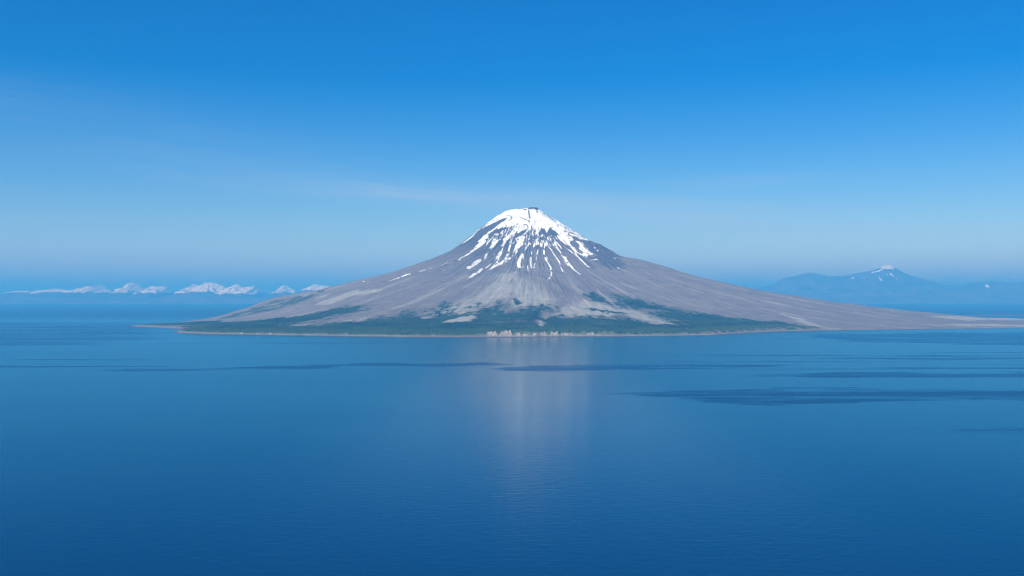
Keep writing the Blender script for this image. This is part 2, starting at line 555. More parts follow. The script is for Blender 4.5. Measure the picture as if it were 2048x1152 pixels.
field_stroke(SNOW, zZ([(505, 240), (380, 350), (235, 467)]), 2.2, 1.6)
for p, a, b in (([(908, 108), (912, 150), (922, 192)], 2.2, 2.2), ([(985, 112), (1000, 130)], 2.2, 2.0), ([(1045, 100), (1075, 130), (1110, 165), (1160, 214)], 1.6, 3.6),
                ([(820, 190), (868, 210), (920, 220)], 1.0, 1.0), ([(905, 222), (915, 245)], 2.0, 2.0), ([(790, 262)], 2.6, None), ([(690, 160), (725, 172)], 2.2, 1.2),
                ([(725, 172), (736, 200), (700, 226)], 1.2, 1.0), ([(860, 265), (895, 272), (902, 300)], 1.2, 1.0), ([(935, 290), (945, 330), (930, 350)], 1.4, 1.8),
                ([(960, 310), (975, 345)], 1.6, 2.0), ([(1170, 335), (1260, 420), (1330, 495)], 1.2, 1.4), ([(520, 235), (600, 205)], 1.6, 1.4),
                ([(845, 96), (885, 99)], 2.8, 2.6), ([(800, 104), (815, 106)], 1.6, 1.6), ([(985, 98), (1010, 108)], 2.6, 2.2), ([(1320, 430), (1380, 460), (1430, 500)], 2.2, 3.0), ([(1430, 450), (1480, 500), (1530, 550)], 1.0, 1.2),
                ([(1300, 300), (1340, 345), (1380, 370)], 1.2, 1.2)):
    field_stroke(SNOW, zZ(p), a, b, sign=-1)
SNOW *= 1 - 0.9 * sstep(0.19, 0.32, SPECK - 0.22 * sstep(520, 260, vr) + 0.34 * fbm(vx * 0.006, vy * 0.006, 3, 47)) * sstep(60, 250, vr)
M = np.zeros_like(vx)
JX, JY = vx, vy
field_poly(M, zZ([(1030, 95), (1110, 140), (1255, 235), (1335, 280), (1530, 432), (1430, 415), (1340, 390), (1260, 330), (1160, 250), (1080, 170)]), 25)
SNOW *= 1 - 0.85 * M * sstep(0.02, 0.22, fbm(vx * 0.035, vy * 0.022, 4, 49, 0.65))
# the far side carries snow by height
back = ~front
SNOW[back] = sstep(0.0, 0.25, (H0[back] - 900) / 500 + 0.8 * STREAK[back])

# --- vegetation
wob = fbm(vth * 30, vr * 0.0016, 5, 51, 0.6)
wob2 = fbm(vx * 0.006, vy * 0.006, 4, 57, 0.6)
JX = vx + er[0] * (wob * 190 + wob2 * 40) * np.clip((H0) / 120, 0.15, 1) - er[1] * wob2 * 22
JY = vy + er[1] * (wob * 190 + wob2 * 40) * np.clip((H0) / 120, 0.15, 1) + er[0] * wob2 * 22
VEG = np.zeros_like(vx)
low = z2([(470, 600), (500, 545), (620, 488), (880, 468), (1230, 443), (1500, 420), (1750, 375), (2048, 330)]) + \
    z3([(200, 322), (420, 318), (440, 345), (300, 385), (100, 425), (0, 445), (-280, 490), (-250, 505), (0, 485), (300, 455), (520, 415), (600, 425), (720, 378),
        (880, 345), (910, 390), (960, 420), (1010, 345), (1080, 295), (1180, 305), (1200, 370), (1330, 395), (1350, 340), (1400, 305), (1440, 350), (1560, 300),
        (1620, 280), (1650, 345), (1700, 380), (1850, 340), (1960, 295), (2048, 320)]) + \
    z4([(60, 305), (110, 330), (100, 380), (150, 400), (250, 420), (400, 405), (560, 425), (740, 418), (860, 445), (1060, 490), (1210, 487), (1080, 440), (1210, 456),
        (1000, 415), (930, 376), (1070, 370), (860, 350), (740, 340), (690, 300), (630, 245), (780, 235), (900, 265), (1050, 315), (1200, 345), (1300, 366),
        (1500, 392), (1750, 428), (2048, 460)]) + \
    z5([(200, 495), (400, 528), (560, 548), (400, 560), (200, 568), (0, 580)]) + \
    [(1410, 671), (1240, 675), (1030, 677), (840, 677), (700, 676), (560, 673), (420, 671)]
field_poly(VEG, low, 190)
for p in ([(380, 230), (480, 212), (560, 268), (640, 300), (560, 312), (450, 282)], [(390, 348), (560, 353), (720, 380), (760, 402), (600, 392), (480, 367)]):
    field_poly(VEG, z4(p), 60)
for p in ([(1700, 260), (1760, 250), (1800, 290), (1760, 305)],):
    field_poly(VEG, z3(p), 20)
M = np.zeros_like(vx)
field_poly(M, z2([(860, 445), (1000, 392), (1250, 325), (1400, 280), (1700, 215), (1800, 200), (1720, 255), (1500, 330), (1200, 392)]), 30)
VEG = np.maximum(VEG, M * np.clip(0.66 + 0.9 * wob2, 0, 0.9))
field_poly(VEG, z2([(190, 486), (400, 470), (640, 462), (900, 450), (900, 490), (620, 495), (420, 503), (230, 497)]), 40)
for p in ([(1075, 472), (1190, 438), (1330, 408), (1395, 425), (1320, 462), (1150, 472)], [(1930, 470), (1970, 450), (2010, 480), (1980, 515), (1960, 510)],
          [(330, 450), (410, 432), (420, 440), (350, 456)], [(1960, 410), (2048, 370), (2048, 400), (2000, 430)]):
    field_poly(VEG, z3(p), 55, sign=-1)
VEG[back] = (sstep(0.1, 0.4, 0.55 - H0[back] / 220 + 0.6 * wob[back]))
FRAY = fbm(vth * 70, vr * 0.005, 5, 59, 0.65)
VEG = np.clip(VEG + (1.35 * FRAY + 0.6 * fbm(vx * 0.016, vy * 0.016, 4, 58, 0.65)) * np.clip(1.15 - np.abs(VEG - 0.5) * 1.5, 0, 1), 0, 1)
VEG *= 1 - 0.8 * sstep(0.22, 0.45, FRAY * 0.8 + wob2 * 0.6) * sstep(50, 130, H0)
VEG *= sstep(12, 40, inland)
# --- pale ash fans, brown ground, dark lava
PALE = np.zeros_like(vx)
for p, s in ((z3([(1600, 40), (1760, 40), (1900, 120), (2100, 260), (2080, 330), (1700, 330), (1600, 270), (1450, 340), (1330, 400), (1150, 460), (1000, 380), (1300, 260), (1500, 120)]), 120),
             (z2([(1700, 325), (1850, 270), (2060, 205), (2300, 170), (2350, 190), (2200, 225), (2048, 245), (1850, 310)]), 30),
             (z2([(1250, 325), (1440, 285), (1430, 300), (1330, 330)]), 12), (z2([(1560, 250), (1700, 208), (1720, 220), (1600, 258)]), 20),
             (z2([(1760, 255), (1835, 225), (1840, 240), (1780, 262)]), 10), (z2([(1510, 505), (1700, 482), (2048, 447), (2350, 400), (2048, 470), (1640, 500)]), 14),
             (z2([(1250, 440), (1700, 378), (1950, 335), (1800, 375), (1500, 425)]), 14),
             (z4([(300, 300), (480, 290), (640, 330), (740, 350), (900, 380), (1060, 440), (1200, 487), (1060, 487), (860, 440), (740, 400), (540, 415), (250, 415), (100, 390)]), 50),
             (z4([(500, 140), (540, 200), (660, 290), (740, 350), (700, 350), (600, 280), (510, 200)]), 18),
              (z3([(1075, 472), (1190, 438), (1330, 408), (1395, 425), (1320, 462), (1150, 472)]), 14),
             (z3([(1930, 470), (1970, 450), (2010, 480), (1980, 515), (1960, 510)]), 8),
             (z5([(240, 430), (420, 480), (560, 545), (700, 555), (560, 552), (420, 530), (330, 480)]), 40),
             (z5([(1400, 515), (1700, 515), (2300, 530), (2300, 545), (1900, 535), (1550, 530)]), 20), (z5([(1300, 455), (2300, 470), (2300, 490), (1600, 490)]), 30)):
    field_poly(PALE, p, s)
PALE *= np.clip(0.75 + 0.55 * STREAK + 0.3 * wob2, 0, 1)
WIDE = fbm(vth * 22, vr * 0.0006, 4, 67, 0.6)
FINE = fbm(vth * 120, vr * 0.0022, 4, 69, 0.65)
PALE = np.maximum(PALE, 0.40 * sstep(0.12, 0.5, FINE) * sstep(0, 60, 620 - H0) * (1 - VEG))
PALE = np.maximum(PALE, 0.55 * sstep(0.05, 0.5, WIDE) * sstep(0, 60, 560 - H0))
BROWN = np.zeros_like(vx)
for p, s in ((z3([(650, 475), (870, 465), (890, 490), (700, 492)]), 30), (z4([(1230, 455), (1500, 460), (2048, 490), (2048, 505), (1600, 490), (1250, 472)]), 30),
             (z3([(1400, 470), (1700, 450), (2000, 440), (1800, 490), (1500, 500)]), 50), (z4([(200, 480), (420, 462), (420, 475), (250, 495)]), 20)):
    field_poly(BROWN, p, s)
GRASS = (1 - sstep(150, 420, inland + 160 * wob2)) * front
DARK = np.zeros_like(vx)
for p, s in ((zE([(780, 170), (1000, 180), (1300, 330), (1560, 440), (1760, 640), (1850, 800), (1800, 1000), (1500, 1000), (1200, 850), (950, 760), (700, 560), (850, 560), (960, 560), (800, 400), (700, 250)]), 40),
             (zE([(500, 520), (640, 600), (820, 720), (980, 800), (900, 880), (780, 820), (620, 680), (530, 600)]), 20)):
    field_poly(DARK, p, s)
DARK = np.maximum(DARK, sstep(540, 860, H0 + 130 * wob) * 0.85)
DARK *= np.clip(0.8 + 0.6 * STREAK, 0, 1)
DARK = np.maximum(DARK, 0.45 * sstep(0.05, 0.5, -WIDE) * sstep(120, 300, H0))
DARK = np.maximum(DARK, 0.42 * sstep(0.12, 0.5, -FINE) * sstep(120, 300, H0))
DARK[back] = sstep(650, 1000, H0[back])

# --- relief: gullies, lobes, fan edges
bell = sstep(200, 650, vr) * (1 - 0.6 * sstep(1000, 1900, vr)) * (1 - sstep(1900, 3200, vr))
gul = fbm(vth * 48, vr * 0.0011, 4, 61, 0.55, ridged=True)
gul2 = fbm(vth * 16, vr * 0.0007, 3, 71, 0.5, ridged=True)
HH = H0 + bell * (gul * 13 + gul2 * 22)
shore_fade = sstep(0, 350, inland) * (0.25 + 0.75 * sstep(20, 140, H0))
HH += shore_fade * (fbm(vx * 0.0022, vy * 0.0022, 5, 81) * 12 + fbm(vth * 26, vr * 0.0009, 4, 87) * 12 * sstep(900, 1800, vr))
HH += shore_fade * fbm(vth * 75, vr * 0.0014, 4, 89, 0.6, ridged=True) * 6 * sstep(700, 1300, vr) * sstep(60, 200, H0)
HH += sstep(0, 120, inland) * fbm(vx * 0.012, vy * 0.012, 5, 91, 0.62) * (5.0 + 7.0 * sstep(500, 1000, H0))
HH += (1 - sstep(250, 600, vr)) * fbm(vx * 0.011, vy * 0.011, 4, 93, 0.6) * 9
JX, JY = vx, vy
RID = np.zeros_like(vx)
field_stroke(RID, z3([(1660, 10), (1790, 45)]) + z4([(0, 85), (70, 105), (180, 160), (300, 230), (480, 330)]), 4.0, 4.0, soft=60)
HH += RID * 16
LOBE = np.zeros_like(vx)
field_poly(LOBE, zE([(850, 200), (1300, 330), (1580, 460), (1780, 660), (1850, 900), (1500, 960), (1200, 850), (950, 700)]), 60)
HH += LOBE * (10 + 16 * fbm(vx * 0.02, vy * 0.02, 3, 95))
# a low bank behind the beach, higher at the bluffs
ub = vx / np.maximum(vy, 1) * FPX + 1024
bank = np.where(front & (vth > math.radians(215)) & (vth < math.radians(300)), 1.0, 0.3)
HH += bank * sstep(18, 50, inland) * (1 - sstep(150, 900, inland)) * (7 + 15 * sstep(940, 975, ub) * (1 - sstep(1200, 1260, ub)) + 3 * fbm(vth * 90, vr * 0.004, 3, 99))
HH = np.where(inland < 0, H0, HH)
SAND = (1 - sstep(8, 24, inland + 9 * fbm(vth * 120, vr * 0.01, 3, 103))) * front * (np.clip(0.45 + 0.9 * fbm(vth * 60, vr * 0.003, 3, 107), 0, 0.75) + 0.35 * sstep(1235, 1255, ub) * (1 - sstep(1400, 1450, ub)))
SAND = np.where(inland < 400, SAND, 0)
WET = (1 - sstep(0, 9, inland)) * 1.0

# ------------------------------------------------------------------ materials of the land
mat_land, t, b = material('volcano_ground')
pos = scaled_pos(t, 1, 1, 1)
n_fine = noise_tex(t, pos, 0.045, 5, 0.65)
n_mid = noise_tex(t, pos, 0.006, 5, 0.6)
ash = mixc(t, maprange(t, n_mid, 0.3, 0.7), (0.180, 0.150, 0.130), (0.228, 0.194, 0.166))
ash = mixc(t, maprange(t, attr(t, 'pale'), 0, 1, 0, 0.85), ash, (0.43, 0.405, 0.335))
ash = mixc(t, maprange(t, attr(t, 'dark'), 0, 1, 0, 0.9), ash, (0.062, 0.052, 0.054))
ash = mixc(t, maprange(t, n_fine, 0.25, 0.75, 0.0, 0.45), ash, mixc(t, 0.55, ash, (0.09, 0.08, 0.078)))
green = mixc(t, maprange(t, n_mid, 0.35, 0.65), (0.022, 0.052, 0.024), (0.046, 0.084, 0.034))
green = mixc(t, maprange(t, n_fine, 0.3, 0.7), green, (0.032, 0.058, 0.027))
green = mixc(t, maprange(t, attr(t, 'grass'), 0, 1, 0, 0.8), green, (0.075, 0.105, 0.036))
green = mixc(t, maprange(t, attr(t, 'brown'), 0, 1, 0, 0.85), green, (0.17, 0.125, 0.10))
vegf = maprange(t, mth(t, 'ADD', attr(t, 'veg'), mth(t, 'MULTIPLY', mth(t, 'SUBTRACT', n_fine, 0.5), 0.9)), 0.08, 0.98)
col = mixc(t, vegf, ash, green)
col = mixc(t, attr(t, 'sand'), col, (0.29, 0.265, 0.24))
col = mixc(t, mth(t, 'MULTIPLY', attr(t, 'wet'), 0.85), col, (0.07, 0.06, 0.055))
snf = maprange(t, mth(t, 'ADD', attr(t, 'snow'), mth(t, 'MULTIPLY', mth(t, 'SUBTRACT', noise_tex(t, pos, 0.055, 5, 0.65), 0.5), 0.8)), 0.42, 0.64)
snowc = mixc(t, maprange(t, noise_tex(t, pos, 0.012, 5, 0.65), 0.42, 0.78), (0.94, 0.93, 0.88), (0.70, 0.68, 0.62))
col = mixc(t, snf, col, snowc)
t.links.new(col, b.inputs['Base Color'])
b.inputs['Roughness'].default_value = 0.95
b.inputs['Specular IOR Level'].default_value = 0.1
bm_ = nd(t, 'ShaderNodeBump')
bm_.inputs['Strength'].default_value = 0.8
bm_.inputs['Distance'].default_value = 6.0
t.links.new(mth(t, 'MULTIPLY', n_fine, mth(t, 'SUBTRACT', 1.35, snf)), bm_.inputs['Height'])
t.links.new(bm_.outputs[0], b.inputs['Normal'])

verts = np.stack([vx, vy, HH], 1)
verts = np.concatenate([verts, [[SX, SY, float(np.mean(HH.reshape(len(TH), NR)[:, 0])) + 1]]])
faces = grid_faces(len(TH), NR, wrap=True)[:, ::-1]
faces = faces[:, ::-1]
nt_ = len(TH)
ci = len(verts) - 1
cap = np.array([[ci, i * NR, ((i + 1) % nt_) * NR, ((i + 1) % nt_) * NR] for i in range(nt_)])


def ext(a, v=None):
    return np.concatenate([a, [a[0] if v is None else v]])


volcano = new_mesh('volcano_mountain', verts, faces[:, [0, 3, 2, 1]], mat_land,
                   attrs={'snow': ext(SNOW, 0), 'veg': ext(VEG), 'pale': ext(PALE), 'dark': ext(DARK), 'brown': ext(BROWN), 'grass': ext(GRASS), 'sand': ext(SAND, 0), 'wet': ext(WET, 0)})
tag(volcano, 'steep cone shaped volcano island with streaked snow cap and grey ash slopes', 'mountain', kind='structure')
me = volcano.data
bmh = bmesh.new()
bmh.from_mesh(me)
bmh.verts.ensure_lookup_table()
cv_ = bmh.verts[ci]
for i in range(nt_):
    try:
        f = bmh.faces.new((cv_, bmh.verts[i * NR], bmh.verts[((i + 1) % nt_) * NR]))
        f.smooth = True
    except ValueError:
        pass
bmh.to_mesh(me)
bmh.free()
me.update()


def land_h(x, y):
    """height of the finished island near a map point (nearest ring and spoke)"""
    dx, dy = x - SX, y - SY
    th = np.arctan2(dy, dx) % (2 * np.pi)
    r = np.hypot(dx, dy)
    tt = np.where(TH > 2 * np.pi, TH - 2 * np.pi, TH)
    order = np.argsort(tt)
    k = order[np.clip(np.searchsorted(tt[order], th), 0, len(tt) - 1)]
    rr = rad[k]
    hh = HH.reshape(len(TH), NR)[k]
    out = np.empty(len(k))
    for i in range(len(k)):
        out[i] = np.interp(r[i], rr[i], hh[i])
    return out


# ------------------------------------------------------------------ bluffs along the front shore
mat_cliff, t, b = material('bluff_rock')
pos = scaled_pos(t, 0.12, 0.12, 0.03)
n1 = noise_tex(t, pos, 1.0, 5, 0.65)
pos2 = scaled_pos(t, 0.02, 0.02, 0.16)
n2 = noise_tex(t, pos2, 1.0, 3, 0.5)
c1 = mixc(t, maprange(t, n1, 0.35, 0.68), (0.24, 0.185, 0.14), (0.54, 0.455, 0.345))
c1 = mixc(t, maprange(t, n2, 0.55, 0.75, 0, 0.5), c1, (0.30, 0.25, 0.21))
t.links.new(c1, b.inputs['Base Color'])
b.inputs['Roughness'].default_value = 0.95
b.inputs['Specular IOR Level'].default_value = 0.1


def shore_pt(u, back_off=0.0):
    """map point on the shoreline seen at photo column u, moved inland"""
    sl = (u - 1024) / FPX
    ys = np.arange(5900.0, 8200.0, 2.0)
    X, Y = sl * ys, ys
    dx, dy = X - SX, Y - SY
    th = np.arctan2(dy, dx)
    ins = np.hypot(dx, dy) < shore_r(th) - back_off
    k = ins.argmax()
    return X[k], Y[k]


def bluff(u0, u1, height, seed, label):
    n, m = max(10, int((u1 - u0) * 1.6)), 9
    V = []
    for i in range(n):
        f = i / (n - 1)
        u = u0 + (u1 - u0) * f
        x0, y0 = shore_pt(u, 16)
        end = min(1.0, min(f, 1 - f) * 5.0 + 0.25)
        rag = float(fbm(np.array([f * (u1 - u0) * 0.16]), np.array([seed * 3.7]), 3, seed, 0.6)[0])
        hh = height * 1.12 * end * (0.86 + 0.42 * rag)
        for j in range(m):
            z = j / (m - 1)
            gully = 7.0 * float(fbm(np.array([f * (u1 - u0) * 0.22]), np.array([z * 0.8 + seed]), 3, seed + 5, 0.6, ridged=True)[0])
            inset = 3 + hh * 0.38 * z ** 0.8 - gully * (1 - 0.4 * z)
            V.append((x0 + SX * 0, y0 + inset, -1.0 + (hh + 1) * z))
        V.append((x0, y0 + 45, hh * 0.96))
        V.append((x0, y0 + 130, min(hh, 18)))
        V.append((x0, y0 + 170, -2.0))
    V = np.array(V)
    F = grid_faces(n, m + 3)
    o = new_mesh('cliff', V, F, mat_cliff, parent=volcano, smooth=False)
    o['label'] = label
    return o


for u0, u1, hgt, sd, lb in ((971, 995, 37, 3, 'pale ragged bluff, leftmost of the shore bluffs'), (998, 1025, 38, 5, 'broad pale bluff, second from the left on the shore'),
                            (1031, 1042, 28, 8, 'small tan bluff beside the broad pale one'), (1046, 1056, 22, 21, 'low grey bluff right of the small tan one'),
                            (1064, 1095, 31, 11, 'long pale bluff in the middle of the shore'),
                            (1100, 1118, 33, 13, 'bright blocky bluff right of the long one'), (1120, 1147, 27, 17, 'gullied bluff right of the bright blocky one'),
                            (1171, 1190, 27, 19, 'lone grey bluff at the right end of the row')):
    bluff(u0, u1, hgt, sd, lb)

# dark lava block standing on the crater rim
lava = []
ln, lm = 26, 7
for i in range(ln):
    f = i / (ln - 1)
    x = 172 + 120 * f
    top = 1248 + 13 * min(1, min(f, 1 - f) * 6) + 5 * float(perlin(f * 7.3, 1.7, 5))
    for j in range(lm):
        g = j / (lm - 1)
        z = top - 26 * abs(g - 0.45) ** 1.4 * 2.2 + 2.5 * float(perlin(f * 11, g * 5, 9))
        lava.append((x, SY - 45 + 75 * g + 5 * float(perlin(f * 9, g * 4, 3)), z))
mat_lava, t, b = material('dark_lava')
t.links.new(mixc(t, noise_tex(t, scaled_pos(t, 0.1, 0.1, 0.1), 1.0, 4), (0.035, 0.033, 0.04), (0.10, 0.085, 0.085)), b.inputs['Base Color'])
b.inputs['Roughness'].default_value = 0.95
new_mesh('lava_dome', lava, grid_faces(ln, lm), mat_lava, parent=volcano, smooth=False)['label'] = 'dark lava block on the summit rim'

# ------------------------------------------------------------------ scrub on the lower slopes (uncountable)
mat_scrub, t, b = material('scrub_leaves')
tone = attr(t, 'tone')
sc = mixc(t, tone, (0.013, 0.034, 0.014), (0.050, 0.086, 0.030))
t.links.new(sc, b.inputs['Base Color'])
b.inputs['Roughness'].default_value = 0.9
b.inputs['Specular IOR Level'].default_value = 0.15
cand = np.nonzero((VEG > 0.78) & front & (inland > 25) & (vth > math.radians(205)) & (vth < math.radians(345)) & (H0 < 330))[0]
w = 1.0 / np.maximum(vy[cand] - 4200, 100) ** 1.0
w /= w.sum()
pick = rng.choice(cand, size=min(42000, len(cand)), replace=False, p=w)
n = len(pick)
cx = vx[pick] + rng.uniform(-6, 6, n)
cy = vy[pick] + rng.uniform(-6, 6, n)
cz = HH[pick]
rw = rng.uniform(3.0, 7.0, n)
rh = rng.uniform(2.0, 5.5, n) * (0.6 + 0.4 * (inland[pick] < 700))
ring = 5
ang = np.linspace(0, 2 * np.pi, ring, endpoint=False)
jit = rng.uniform(0.65, 1.25, (n, ring))
jz = rng.uniform(0.35, 0.8, (n, ring))
a0 = rng.uniform(0, 6.28, n)[:, None]
P = np.zeros((n, ring * 2 + 1, 3))
P[:, :ring, 0] = cx[:, None] + np.cos(ang + a0) * rw[:, None] * 0.8
P[:, :ring, 1] = cy[:, None] + np.sin(ang + a0) * rw[:, None] * 0.8
P[:, :ring, 2] = cz[:, None] - 1.5
P[:, ring:2 * ring, 0] = cx[:, None] + np.cos(ang + a0 + 0.5) * rw[:, None] * jit
P[:, ring:2 * ring, 1] = cy[:, None] + np.sin(ang + a0 + 0.5) * rw[:, None] * jit
P[:, ring:2 * ring, 2] = cz[:, None] + rh[:, None] * jz
P[:, 2 * ring] = np.stack([cx + rng.uniform(-1, 1, n), cy + rng.uniform(-1, 1, n), cz + rh], 1)
fl = []
for k in range(ring):
    k2 = (k + 1) % ring
    fl += [(k, k2, ring + k), (k2, ring + k2, ring + k), (ring + k, ring + k2, 2 * ring)]
fl = np.array(fl)
F = (np.arange(n)[:, None, None] * (ring * 2 + 1) + fl[None]).reshape(-1, 3)
tone_v = np.repeat(np.clip(0.38 + 0.55 * GRASS[pick] - 0.2 * BROWN[pick] + 1.15 * fbm(cx * 0.004, cy * 0.004, 3, 111) + rng.normal(0, 0.22, n), 0, 1), ring * 2 + 1)
scrub = new_mesh('scrub', P.reshape(-1, 3), F, mat_scrub, smooth=False, attrs={'tone': tone_v})
tag(scrub, 'dark green alder scrub covering the lower slopes above the shore', 'scrub', kind='stuff')

# pale boulders that stand out along the shore and in the green
mat_boulder, t, b = material('pale_boulder')
t.links.new(mixc(t, noise_tex(t, scaled_pos(t, 0.3, 0.3, 0.3), 1.0, 4), (0.34, 0.31, 0.27), (0.66, 0.62, 0.55)), b.inputs['Base Color'])
b.inputs['Roughness'].default_value = 0.95
BOULDERS = [((1374, 661.0), 4.5, 'small pale boulder alone in the green scrub above the bright beach'),
            ((867, 672.5), 5.0, 'small pale boulder on the beach left of the shore bluffs'),
            ((541, 668.5), 6.0, 'rightmost pale boulder on the beach near the left point'),
            ((515, 668.5), 5.5, 'middle pale boulder on the beach near the left point'),
            ((484, 668.0), 6.5, 'leftmost pale boulder on the beach near the left point')]
for bi, (bp_, size, lab) in enumerate(BOULDERS):
    g0 = ground([bp_], 3.0)[0]
    gz = float(land_h(np.array([g0[0]]), np.array([g0[1]]))[0])
    bmr = bmesh.new()
    bmesh.ops.create_icosphere(bmr, subdivisions=2, radius=1.0)
    for v in bmr.verts:
        k = 1 + 0.34 * float(perlin(v.co.x * 1.3 + bi * 5.1, v.co.y * 1.3 + v.co.z * 0.9, bi)) + 0.12 * float(perlin(v.co.x * 4 + bi, v.co.z * 4, 3))
        v.co = Vector((v.co.x * 1.25, v.co.y, v.co.z * 0.85)) * k * size
    mb = bpy.data.meshes.new('boulder')
    bmr.to_mesh(mb)
    bmr.free()
    mb.materials.append(mat_boulder)
    ob = bpy.data.objects.new('boulder', mb)
    ob.location = (g0[0], g0[1], gz + size * 0.35)
    ob.rotation_euler = (0, 0, bi * 1.3)
    COL.objects.link(ob)
    tag(ob, lab, 'boulder', 'pale boulders along the island shore')

# ------------------------------------------------------------------ the sea
mat_sea, t, b = material('sea_water')
t.nodes.remove(b)
body = nd(t, 'ShaderNodeBsdfDiffuse')
body.inputs['Color'].default_value = (0.0, 0.020, 0.078, 1)
gloss = nd(t, 'ShaderNodeBsdfAnisotropic')
gloss.distribution = 'GGX'
tintc = mixc(t, maprange(t, attr(t, 'chop'), 0.0, 0.45), (0.84, 0.97, 0.98), (0.46, 0.94, 1.0))   # painted reflection tint: whitened in the calm lane to brighten the mountain's mirror image
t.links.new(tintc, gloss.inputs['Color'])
fres = nd(t, 'ShaderNodeFresnel')
fres.inputs['IOR'].default_value = 1.333
wmix = nd(t, 'ShaderNodeMixShader')
t.links.new(body.outputs[0], wmix.inputs[1])
t.links.new(gloss.outputs[0], wmix.inputs[2])
t.links.new(wmix.outputs[0], t.nodes['Material Output'].inputs['Surface'])
torn = noise_tex(t, scaled_pos(t, 0.0035, 0.018, 1), 1.0, 6, 0.68)
patch = maprange(t, mth(t, 'ADD', attr(t, 'ruffle'), mth(t, 'MULTIPLY', mth(t, 'SUBTRACT', torn, 0.5), 1.5)), 0.16, 0.92, 0.0, 1.40)
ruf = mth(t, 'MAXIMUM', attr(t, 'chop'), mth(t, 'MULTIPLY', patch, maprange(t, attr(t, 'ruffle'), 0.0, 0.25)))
p1 = scaled_pos(t, 0.05, 0.10, 1)
nb1 = noise_tex(t, p1, 1.0, 4, 0.62, 0.4)
p2 = scaled_pos(t, 0.22, 0.40, 1)
nb2 = noise_tex(t, p2, 1.0, 3, 0.6)
p3 = scaled_pos(t, 0.0006, 0.0022, 1)
nb3 = noise_tex(t, p3, 1.0, 4, 0.55)
# rough water turns its facets to the viewer and mirrors less
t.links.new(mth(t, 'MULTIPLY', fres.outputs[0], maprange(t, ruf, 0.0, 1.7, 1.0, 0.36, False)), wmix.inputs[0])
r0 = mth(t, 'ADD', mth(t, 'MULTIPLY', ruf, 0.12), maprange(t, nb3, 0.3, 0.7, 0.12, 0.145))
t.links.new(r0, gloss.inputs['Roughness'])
bp = nd(t, 'ShaderNodeBump')
bp.inputs['Strength'].default_value = 1.0
bp.inputs['Distance'].default_value = 1.0
hgt = mth(t, 'ADD', mth(t, 'MULTIPLY', nb1, 0.29), mth(t, 'MULTIPLY', nb2, 0.09))
t.links.new(hgt, bp.inputs['Height'])
t.links.new(bp.outputs[0], gloss.inputs['Normal'])
t.links.new(bp.outputs[0], fres.inputs['Normal'])

gx = np.concatenate([[-150000, -90000, -50000, -28000, -16000, -10000, -7500], np.arange(-6000, 6001, 45), [7500, 10000, 16000, 28000, 50000, 90000, 150000]]).astype(float)
gy = np.concatenate([[-30000, -15000, -6000, -2000, 0, 400], np.concatenate([np.arange(700, 1300, 30), np.arange(1300, 4300, 12), np.arange(4300, 8600, 26)]), [9000, 9600, 10500, 12000, 14000, 17000, 21000, 27000, 36000, 50000, 70000, 100000, 150000]]).astype(float)
GX, GY = np.meshgrid(gx, gy, indexing='ij')
wx, wy = GX.ravel(), GY.ravel()
# ruffled patches: wind-roughened water lying in long bands
near = np.clip(wy / 4000, 0.3, 1.6)
JXw = wx + 260 * fbm(wx * 0.0016, wy * 0.008, 4, 121)
JYw = wy + near * (230 * fbm(wx * 0.0012, wy * 0.004, 3, 127, 0.6) + 110 * fbm(wx * 0.0022, wy * 0.020, 4, 129, 0.65))
RUF = np.zeros_like(wx)


def ruffle(pts, gain, soft):
    global RUF
    poly = [sea(*p) for p in pts]
    RUF = np.maximum(RUF, gain * sstep(-soft, soft, signed_poly(poly, JXw, JYw)))


ruffle([(150, 741), (330, 735), (600, 730), (800, 727), (980, 725), (1030, 729), (900, 733), (640, 737), (420, 740), (250, 743)], 1.0, 50)
ruffle([(960, 737), (1100, 731), (1300, 726), (1460, 724), (1545, 730), (1480, 737), (1300, 736), (1130, 741), (1000, 741)], 1.0, 50)
ruffle([(1260, 711), (1400, 708), (1540, 710), (1420, 715)], 0.8, 60)
ruffle([(1300, 690), (1500, 688), (1600, 692), (1450, 697)], 0.5, 80)
ruffle([(1540, 751), (1700, 746), (2100, 742), (2400, 742), (2400, 755), (1900, 754), (1700, 757)], 0.9, 45)
ruffle([(1190, 786), (1330, 779), (1500, 776), (1700, 781), (2000, 778), (2300, 785), (2300, 800), (1980, 799), (1760, 806), (1500, 811), (1330, 797)], 0.95, 45)
ruffle([(1740, 864), (1850, 855), (2040, 858), (2250, 862), (2250, 872), (2020, 868), (1850, 866)], 0.75, 22)
ruffle([(1560, 668), (2500, 660), (2500, 694), (2000, 690), (1700, 684)], 1.0, 150)
ruffle([(1500, 716), (1800, 712), (2300, 716), (2300, 722), (1800, 720)], 0.7, 60)
LEFTSEA = 1.5 * sstep(-400, 500, signed_poly([sea(*p) for p in ((-300, 640), (380, 646), (340, 672), (200, 690), (-300, 700))], JXw, JYw))
ruffle([(-300, 700), (60, 703), (330, 706), (60, 711), (-300, 712)], 0.5, 60)
ruffle([(1000, 769), (1180, 772), (1170, 776), (1010, 775)], 0.25, 30)
RUF *= np.clip(0.80 + 0.75 * fbm(wx * 0.0009, wy * 0.010, 4, 131, 0.6), 0.1, 1)
wisps = sstep(0.12, 0.38, fbm(wx * 0.00035, wy * 0.0075, 3, 137, 0.5))
RUF = np.maximum(RUF, wisps * 0.75 * sstep(2900, 3600, wy + 0.25 * np.abs(wx)) * sstep(-600, 1200, np.abs(wx)) * (1 - sstep(7500, 9000, wy)))
CHOP = np.maximum(sstep(8200, 15000, wy) * 1.7, LEFTSEA * np.clip(0.75 + 0.8 * fbm(wx * 0.0006, wy * 0.004, 5, 133, 0.65), 0.2, 1))
